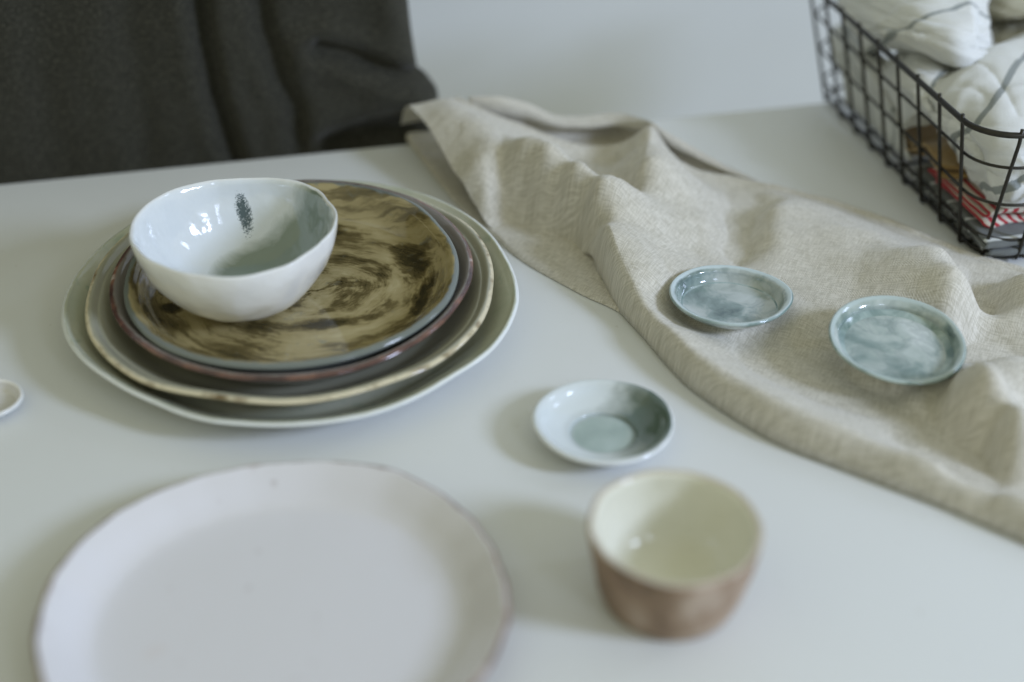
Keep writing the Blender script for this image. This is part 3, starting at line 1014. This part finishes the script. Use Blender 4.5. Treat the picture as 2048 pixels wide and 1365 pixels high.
def build_basket():
    m = NT("black_wire")
    n = m.noise(m.coord(), 120, 3, 0.6)
    m.p(Base_Color=m.mix(n, (0.018, 0.017, 0.014), (0.05, 0.045, 0.035)), Metallic=0.6, Roughness=0.38)
    W = m.m
    root = empty("wire_basket", (CB[0], CB[1], 0))
    tag(root, "black wire basket holding folded and crumpled kitchen cloths at the back right", "basket")
    off = np.array((CB[0], CB[1], 0))
    T = lambda name, pts, r, closed=False, nn=8: tube(name, [np.array(p) - off for p in pts], r, W, root, closed, nn)
    c, lu, lv, r = loop_at(RIM_Z)
    T("rim", brect(c, lu, lv, r, RIM_Z), 0.0021, True, 12)
    c, lu, lv, r = loop_at(0.0)
    T("base_frame", brect(c + (BU + BV) * 0.004, lu - 0.008, lv - 0.008, r - 0.002, 0.0032), 0.0017, True)
    for z in (0.017, 0.044, 0.072):
        c, lu, lv, r = loop_at(z)
        T("rail", brect(c + (BU + BV) * 0.0022, lu - 0.0044, lv - 0.0044, r, z), 0.0011, True)

    def upright(w, dt, db):
        pts = [side_point(w, dt, RIM_Z + 0.0042), side_point(w, dt * 0.94 + db * 0.06, RIM_Z * 0.94)]
        pts += [side_point(w, dt * (1 - f) + db * f, RIM_Z * (1 - f)) for f in (0.3, 0.6, 0.9)]
        a = side_point(w, db, 0.0035)
        pts.append(a)
        T("wire", pts, 0.00135)
    for k in range(9):
        upright("left", 0.0300 + 0.0334 * k, 0.0310 + 0.0300 * k)
    upright("corner", 0.92, 0.45)
    upright("front", 0.052, 0.026)
    for k in range(6):
        upright("front", 0.085 + 0.030 * k, 0.060 + 0.028 * k)
    for k in range(7):
        upright("far", 0.040 + 0.030 * k, 0.032 + 0.028 * k)
    for k in range(8):
        upright("right", 0.0300 + 0.0334 * k, 0.0310 + 0.0300 * k)
    # floor wires
    for k in range(8):
        d = 0.031 + 0.0300 * k
        T("floor_wire", [side_point("left", d, 0.0024), side_point("right", d, 0.0024)], 0.0012, nn=6)
    for k in range(7):
        d = 0.032 + 0.028 * k
        T("floor_wire", [side_point("front", d, 0.0040), side_point("far", d, 0.0040)], 0.0012, nn=6)


build_basket()


def bpt(v, u, z):
    q = CB + BV * v + BU * u
    return np.array((q[0], q[1], z))


def folded_cloth(name, mat, v0, v1, u0, u1, z0, layers, gap, seed, label, cat="cloth", group=None, slump=0.003, thick=0.0013, rot=0.0, droop=0.0):
    """a cloth folded to and fro: the folds face the near side, its layers show on the left"""
    r_ = np.random.RandomState(seed)
    path = []
    z = z0
    for l in range(layers):
        a, b = (u0, u1) if l % 2 else (u1, u0)
        jit = r_.uniform(-0.004, 0.004)
        nseg = 30
        for k in range(nseg + 1):
            path.append((a + (b - a) * k / nseg, z))
        if l < layers - 1:
            sgn = 1 if b > a else -1
            for k in range(1, 6):
                an = math.pi * k / 6
                path.append((b + sgn * gap * 0.62 * math.sin(an) + jit * 0, z + gap * (1 - math.cos(an)) / 2))
        z += gap
    path = np.array(path)
    arc = np.concatenate([[0], np.cumsum(np.linalg.norm(np.diff(path, axis=0), axis=1))])
    nw = 60
    V, UV = [], []
    vc, uc = (v0 + v1) / 2, (u0 + u1) / 2
    ca, sa = math.cos(rot), math.sin(rot)
    for i, (u, z) in enumerate(path):
        for k in range(nw):
            v = v0 + (v1 - v0) * k / (nw - 1)
            dz = slump * noise.noise(Vector((v * 22, u * 18, seed))) + 0.0010 * noise.noise(Vector((v * 70, u * 60, seed + z * 200)))
            du = 0.006 * noise.noise(Vector((v * 18, z * 130, seed + 4))) + 0.0025 * noise.noise(Vector((v * 60, z * 90, seed + 2)))
            dv = 0.007 * noise.noise(Vector((z * 260, u * 9, seed + 8)))
            vr, ur = v + dv - vc, u + du - uc
            vr, ur = vr * ca - ur * sa, vr * sa + ur * ca
            edge = min(1.0, (z - z0) / gap + 0.3)
            dz -= droop * min(1, max(0, (u - 0.095) / 0.035)) * min(1, max(0, (0.05 - v) / 0.04)) / edge
            V.append(bpt(vc + vr, uc + ur, max(z0 * 0.8 - droop, z + dz * edge)))
            UV.append((v, arc[i]))
    o = mesh_obj(name, V, grid_faces(len(path), nw), mat, uv=UV)
    so = o.modifiers.new("thick", "SOLIDIFY"); so.thickness = thick; so.offset = 0
    tag(o, label, cat, group)
    return o


def build_contents():
    G = "kitchen cloths in the wire basket"
    grey = mat_stripe("grey_striped_cotton", (0.15, 0.16, 0.155), (0.60, 0.62, 0.60), 0.028, 0.0028, axis=1, offs=0.006)
    red = mat_stripe("red_striped_cotton", (0.68, 0.63, 0.54), (0.42, 0.030, 0.040), 0.0078, 0.0036, axis=0)
    tan = mat_linen("mustard_linen", (0.30, 0.19, 0.07), (0.42, 0.29, 0.12), herring=False)
    folded_cloth("folded_cloth", grey, 0.004, 0.195, 0.005, 0.118, 0.0056, 4, 0.0036, 3,
                 "dark grey folded cloth with pale edge stripes at the bottom of the basket", group=G, slump=0.0022, thick=0.0016)
    folded_cloth("folded_cloth", red, 0.008, 0.205, 0.026, 0.098, 0.0185, 4, 0.0036, 5,
                 "red and white striped folded cloth lying on the dark grey one", group=G, slump=0.003, thick=0.0017, rot=0.05)
    folded_cloth("folded_cloth", tan, 0.003, 0.15, 0.058, 0.165, 0.0330, 3, 0.0050, 8,
                 "mustard brown folded linen cloth squeezed above the red striped one", group=G, slump=0.006, thick=0.0018, rot=-0.12, droop=0.016)
    towels(G)


def lobe(center, axes, rot, seed, n1=90, n2=60, crease=(), amp=0.006):
    """a bulging fold of crumpled cloth; returns verts, faces, uv"""
    R = Matrix.Rotation(rot[2], 3, "Z") @ Matrix.Rotation(rot[1], 3, "Y") @ Matrix.Rotation(rot[0], 3, "X")
    V, UV = [], []
    for i in range(n1):
        th = 2 * math.pi * i / (n1 - 1)
        for k in range(n2):
            ph = -math.pi / 2 + math.pi * k / (n2 - 1)
            e = 0.8
            cx = math.copysign(abs(math.cos(ph)) ** e, math.cos(ph))
            d = Vector((math.sin(ph), cx * math.cos(th), cx * math.sin(th)))
            p = Vector((d.x * axes[0], d.y * axes[1], d.z * axes[2]))
            q = Vector((p.x * 20, p.y * 20, p.z * 20 + seed))
            dn = amp * noise.noise(q) + amp * 0.45 * noise.noise(q * 2.4)
            rid = abs(noise.noise(Vector((p.x * 9 + seed, p.y * 30, p.z * 16))))
            dn -= amp * 0.9 * max(0, 0.12 - rid) / 0.12
            p = p + d * dn
            UV.append((p.x, p.y * 0.6 + p.z * 0.8))
            V.append(np.array(R @ p) + np.array(center))
    return V, grid_faces(n1, n2), UV


def net_surface(net, sub):
    net = np.array([[pt(*c) for c in row] for row in net])
    rows = [catmull(r, sub) for r in net]
    rows = np.array(rows)
    return np.stack([catmull(rows[:, i], sub) for i in range(rows.shape[1])], axis=1)


def towels(G):
    gs = (0.20, 0.225, 0.225)
    wh = (0.68, 0.69, 0.67)

    def stripe_mat(name, width):
        m = NT(name)
        uv = m.coord("UV")
        w = weave(m, uv, 0.0006, 1)
        d = m.math("ADD", m.attr("stripe"), m.math("MULTIPLY", m.math("SUBTRACT", m.noise(uv, 700, 2), 0.5), 0.0012))
        f = m.math("DIVIDE", m.math("SUBTRACT", width / 2 + 0.0003, d), 0.0006, clamp=True)
        c = m.mix(m.ramp(w, [(0.35, 0.0), (0.65, 1.0)]), tuple(0.9 * k for k in wh), wh)
        c = m.mix(m.math("MULTIPLY", f, 0.85), c, gs)
        m.p(Base_Color=c, Roughness=0.9, Sheen_Weight=0.15, Specular_IOR_Level=0.15)
        m.bump(w, 0.5, 0.0006)
        return m.m

    def make(net, stripes, mat, label, seed, amp=0.0016, sub=22, name="crumpled_towel", creases=()):
        S = net_surface(net, sub)
        nr, nc = S.shape[:2]
        def line_dist(st):
            pl = catmull(np.array([(a, b, 0) for a, b in st], dtype=float), 14)
            q = []
            for a, b, _ in pl:
                i, j = min(max(b * sub, 0), nr - 1.001), min(max(a * sub, 0), nc - 1.001)
                i0, j0 = int(i), int(j)
                q.append(S[i0, j0] * (1 - (j - j0)) + S[i0, j0 + 1] * (j - j0) + (S[i0 + 1, j0] - S[i0, j0]) * (i - i0))
            q = np.array(q)
            out = np.full((nr, nc), 1.0)
            for k in range(len(q) - 1):
                a, b = q[k], q[k + 1]
                ab = b - a
                t = np.clip(((S - a) @ ab) / (ab @ ab + 1e-12), 0, 1)
                dd = np.linalg.norm(S - (a + ab * t[..., None]), axis=-1)
                out = np.minimum(out, dd)
            return out
        dist = np.full((nr, nc), 1.0)
        for st in stripes:
            dist = np.minimum(dist, line_dist(st))
        fold = np.zeros((nr, nc))
        for st, dep, wid in creases:
            fold += dep * np.exp(-line_dist(st) / wid)
        UV = np.zeros((nr, nc, 2))
        du, dv = np.gradient(S, axis=0), np.gradient(S, axis=1)
        N = np.cross(dv, du)
        N /= np.linalg.norm(N, axis=-1)[..., None] + 1e-9
        N *= np.sign(N[..., 2:3] + 1e-6)
        S0 = S.copy()
        for i in range(nr):
            for j in range(nc):
                p = S0[i, j]
                UV[i, j] = (j / sub * 0.04, i / sub * 0.03)
                w1 = noise.noise(Vector((p[0] * 16, p[1] * 16, p[2] * 16 + seed)))
                r1 = abs(noise.noise(Vector((j / sub * 0.22 + seed + w1 * 0.5, i / sub * 0.95 + w1 * 1.2 + j / sub * 0.35, seed))))
                r2 = abs(noise.noise(Vector((j / sub * 0.3 + w1 * 0.8, i / sub * 1.3 - j / sub * 0.5 + seed, seed * 2))))
                dn = amp * (1.5 * w1 + 1.1 * math.exp(-(r1 / 0.16) ** 2) - 1.0 * math.exp(-(r2 / 0.10) ** 2))
                dn += amp * 0.35 * noise.noise(Vector((p[0] * 95, p[1] * 95, p[2] * 95 + seed)))
                S[i, j] = p + N[i, j] * (dn + fold[i, j])
        # keep the cloth inside the wire sides
        d = S[..., :2] - CB
        v = d @ BV
        lim = 0.004 - 0.016 * np.clip(S[..., 2] / RIM_Z, 0, 1) + 0.0045
        push = np.maximum(lim - v, 0) * (S[..., 2] < RIM_Z + 0.002)
        S[..., :2] += push[..., None] * BV
        S[..., 2] = np.maximum(S[..., 2], 0.007)
        o = mesh_obj(name, S.reshape(-1, 3), grid_faces(nr, nc), mat, attrs={"stripe": dist}, uv=UV.reshape(-1, 2))
        so = o.modifiers.new("thick", "SOLIDIFY"); so.thickness = 0.0018; so.offset = 0
        tag(o, label, "towel", G)
        return o

    A = [[(1650, -60, .085), (1740, -70, .108), (1850, -80, .120), (1960, -90, .116), (2010, -60, .100)],
         [(1672, 0, .085), (1750, -10, .110), (1850, -15, .124), (1945, -20, .121), (1972, 0, .104)],
         [(1690, 50, .082), (1760, 35, .106), (1850, 30, .121), (1940, 30, .121), (1977, 40, .104)],
         [(1705, 85, .076), (1770, 70, .098), (1850, 72, .111), (1930, 80, .113), (1984, 85, .097)],
         [(1720, 105, .066), (1780, 92, .082), (1850, 102, .092), (1920, 122, .092), (1986, 108, .087)],
         [(1730, 100, .050), (1790, 90, .060), (1850, 98, .066), (1920, 112, .066), (1970, 104, .068)]]
    make(A, [[(0.3, 4.0), (1.0, 3.3), (1.6, 2.5), (2.1, 2.0), (2.8, 1.65), (3.5, 1.75), (4, 2.1)]], stripe_mat("white_linen_stripe", 0.0040),
         "white linen towel bulging highest out of the basket with one arched grey stripe", 1.0,
         creases=[([(0.2, 1.8), (1.3, 3.0), (2.4, 3.7), (3.6, 3.9)], -0.0045, 0.0050), ([(0.0, 0.8), (1.0, 1.6), (1.8, 2.9)], -0.0035, 0.0045),
                  ([(2.2, 0.4), (2.9, 1.6), (3.3, 3.2)], 0.0028, 0.0060), ([(3.0, 0.5), (3.5, 1.8), (3.6, 3.4)], -0.0026, 0.0040)])
    B = [[(1790, 112, .060), (1830, 99, .072), (1880, 106, .076), (1940, 135, .070)],
         [(1772, 135, .062), (1828, 116, .082), (1880, 124, .086), (1938, 146, .076)],
         [(1760, 190, .055), (1820, 170, .076), (1870, 165, .082), (1920, 165, .072)],
         [(1770, 240, .045), (1820, 220, .062), (1860, 215, .066), (1905, 205, .060)],
         [(1800, 262, .035), (1840, 250, .045), (1880, 240, .050), (1910, 225, .050)]]
    make(B, [[(0.6, 1.3), (0.8, 0.7), (1.1, 0.3), (1.5, 0.2)], [(1.9, 2.2), (2.1, 1.7), (2.5, 1.2), (3, 1.15)]], stripe_mat("white_linen_fine_stripe", 0.0024),
         "small white towel fold with two fine grey stripes tucked between the larger white towels", 3.0)
    Cn = [[(1866, 220, .050), (1868, 200, .058), (1910, 155, .070), (1965, 112, .078), (2060, 66, .082), (2170, 20, .080)],
          [(1862, 222, .056), (1852, 190, .074), (1908, 150, .088), (1980, 112, .096), (2075, 76, .098), (2180, 40, .096)],
          [(1885, 265, .048), (1876, 245, .068), (1940, 222, .084), (2008, 204, .092), (2100, 170, .095), (2200, 140, .092)],
          [(1915, 312, .040), (1912, 298, .056), (1958, 295, .070), (2030, 290, .078), (2120, 260, .082), (2210, 230, .080)],
          [(1950, 360, .034), (1945, 350, .043), (1982, 362, .052), (2045, 368, .057), (2130, 340, .060), (2220, 310, .058)],
          [(1990, 400, .031), (1985, 396, .034), (2010, 404, .036), (2052, 402, .038), (2140, 375, .040), (2230, 345, .040)],
          [(2000, 396, .029), (2000, 390, .030), (2020, 390, .031), (2060, 384, .032), (2140, 360, .034), (2230, 330, .034)]]
    make(Cn, [[(5, 0.2), (4, 1.15), (3.4, 1.5), (2.8, 1.95), (2.1, 2.35), (1.4, 2.6), (1.0, 2.9), (0.4, 3.1)],
              [(0.8, 4.6), (1.6, 4.25), (2.4, 4.15), (3.2, 3.8), (4.2, 3.5)]], stripe_mat("white_linen_broad_stripe", 0.0050),
         "white linen towel with broad grey stripe lying against the basket's near corner", 9.0,
         creases=[([(0.8, 1.5), (1.6, 2.3), (2.0, 3.4), (2.3, 4.8)], -0.0040, 0.0050), ([(2.6, 1.0), (3.0, 1.6), (3.2, 2.4)], -0.0022, 0.0030),
                  ([(1.1, 3.2), (2.6, 3.6), (4.2, 3.1)], 0.0030, 0.0060), ([(2.6, 4.4), (3.4, 3.2), (4.4, 2.4)], -0.0035, 0.0050)])
    Dn = [[(1668, 50, .052), (1705, 60, .062), (1755, 100, .062), (1810, 150, .055)],
          [(1660, 115, .042), (1695, 120, .054), (1750, 150, .056), (1812, 200, .048)],
          [(1655, 170, .027), (1695, 190, .037), (1748, 230, .039), (1808, 270, .032)],
          [(1662, 212, .009), (1702, 240, .014), (1748, 290, .015), (1790, 330, .016)]]
    make(Dn, [[(0.9, 0), (1.0, 1), (1.1, 2), (1.4, 3)], [(2.6, 1.6), (2.3, 2.4), (2.2, 3)]], stripe_mat("white_linen_low_stripe", 0.0030),
         "crumpled white towel seen low through the wires of the basket's left side", 6.0, amp=0.003)
    b = NT("beige_cotton"); uv = b.coord("UV")
    b.p(Base_Color=b.mix(b.noise(uv, 300, 3), (0.36, 0.34, 0.25), (0.44, 0.42, 0.32)), Roughness=0.9)
    E_ = [[(1940, -60, .080), (2000, -70, .090), (2080, -80, .092), (2200, -90, .09)],
          [(1950, 0, .078), (2010, -5, .088), (2085, -15, .090), (2200, -30, .09)],
          [(1965, 38, .074), (2015, 36, .082), (2085, 30, .086), (2200, 10, .085)],
          [(1975, 44, .066), (2020, 44, .070), (2085, 42, .074), (2200, 30, .07)],
          [(1985, 80, .062), (2030, 75, .066), (2090, 65, .07), (2200, 50, .07)],
          [(1990, 120, .050), (2040, 110, .052), (2100, 95, .055), (2200, 80, .055)]]
    make(E_, [], b.m, "beige towel lying in the shade at the basket's top right corner", 12.0)


build_contents()
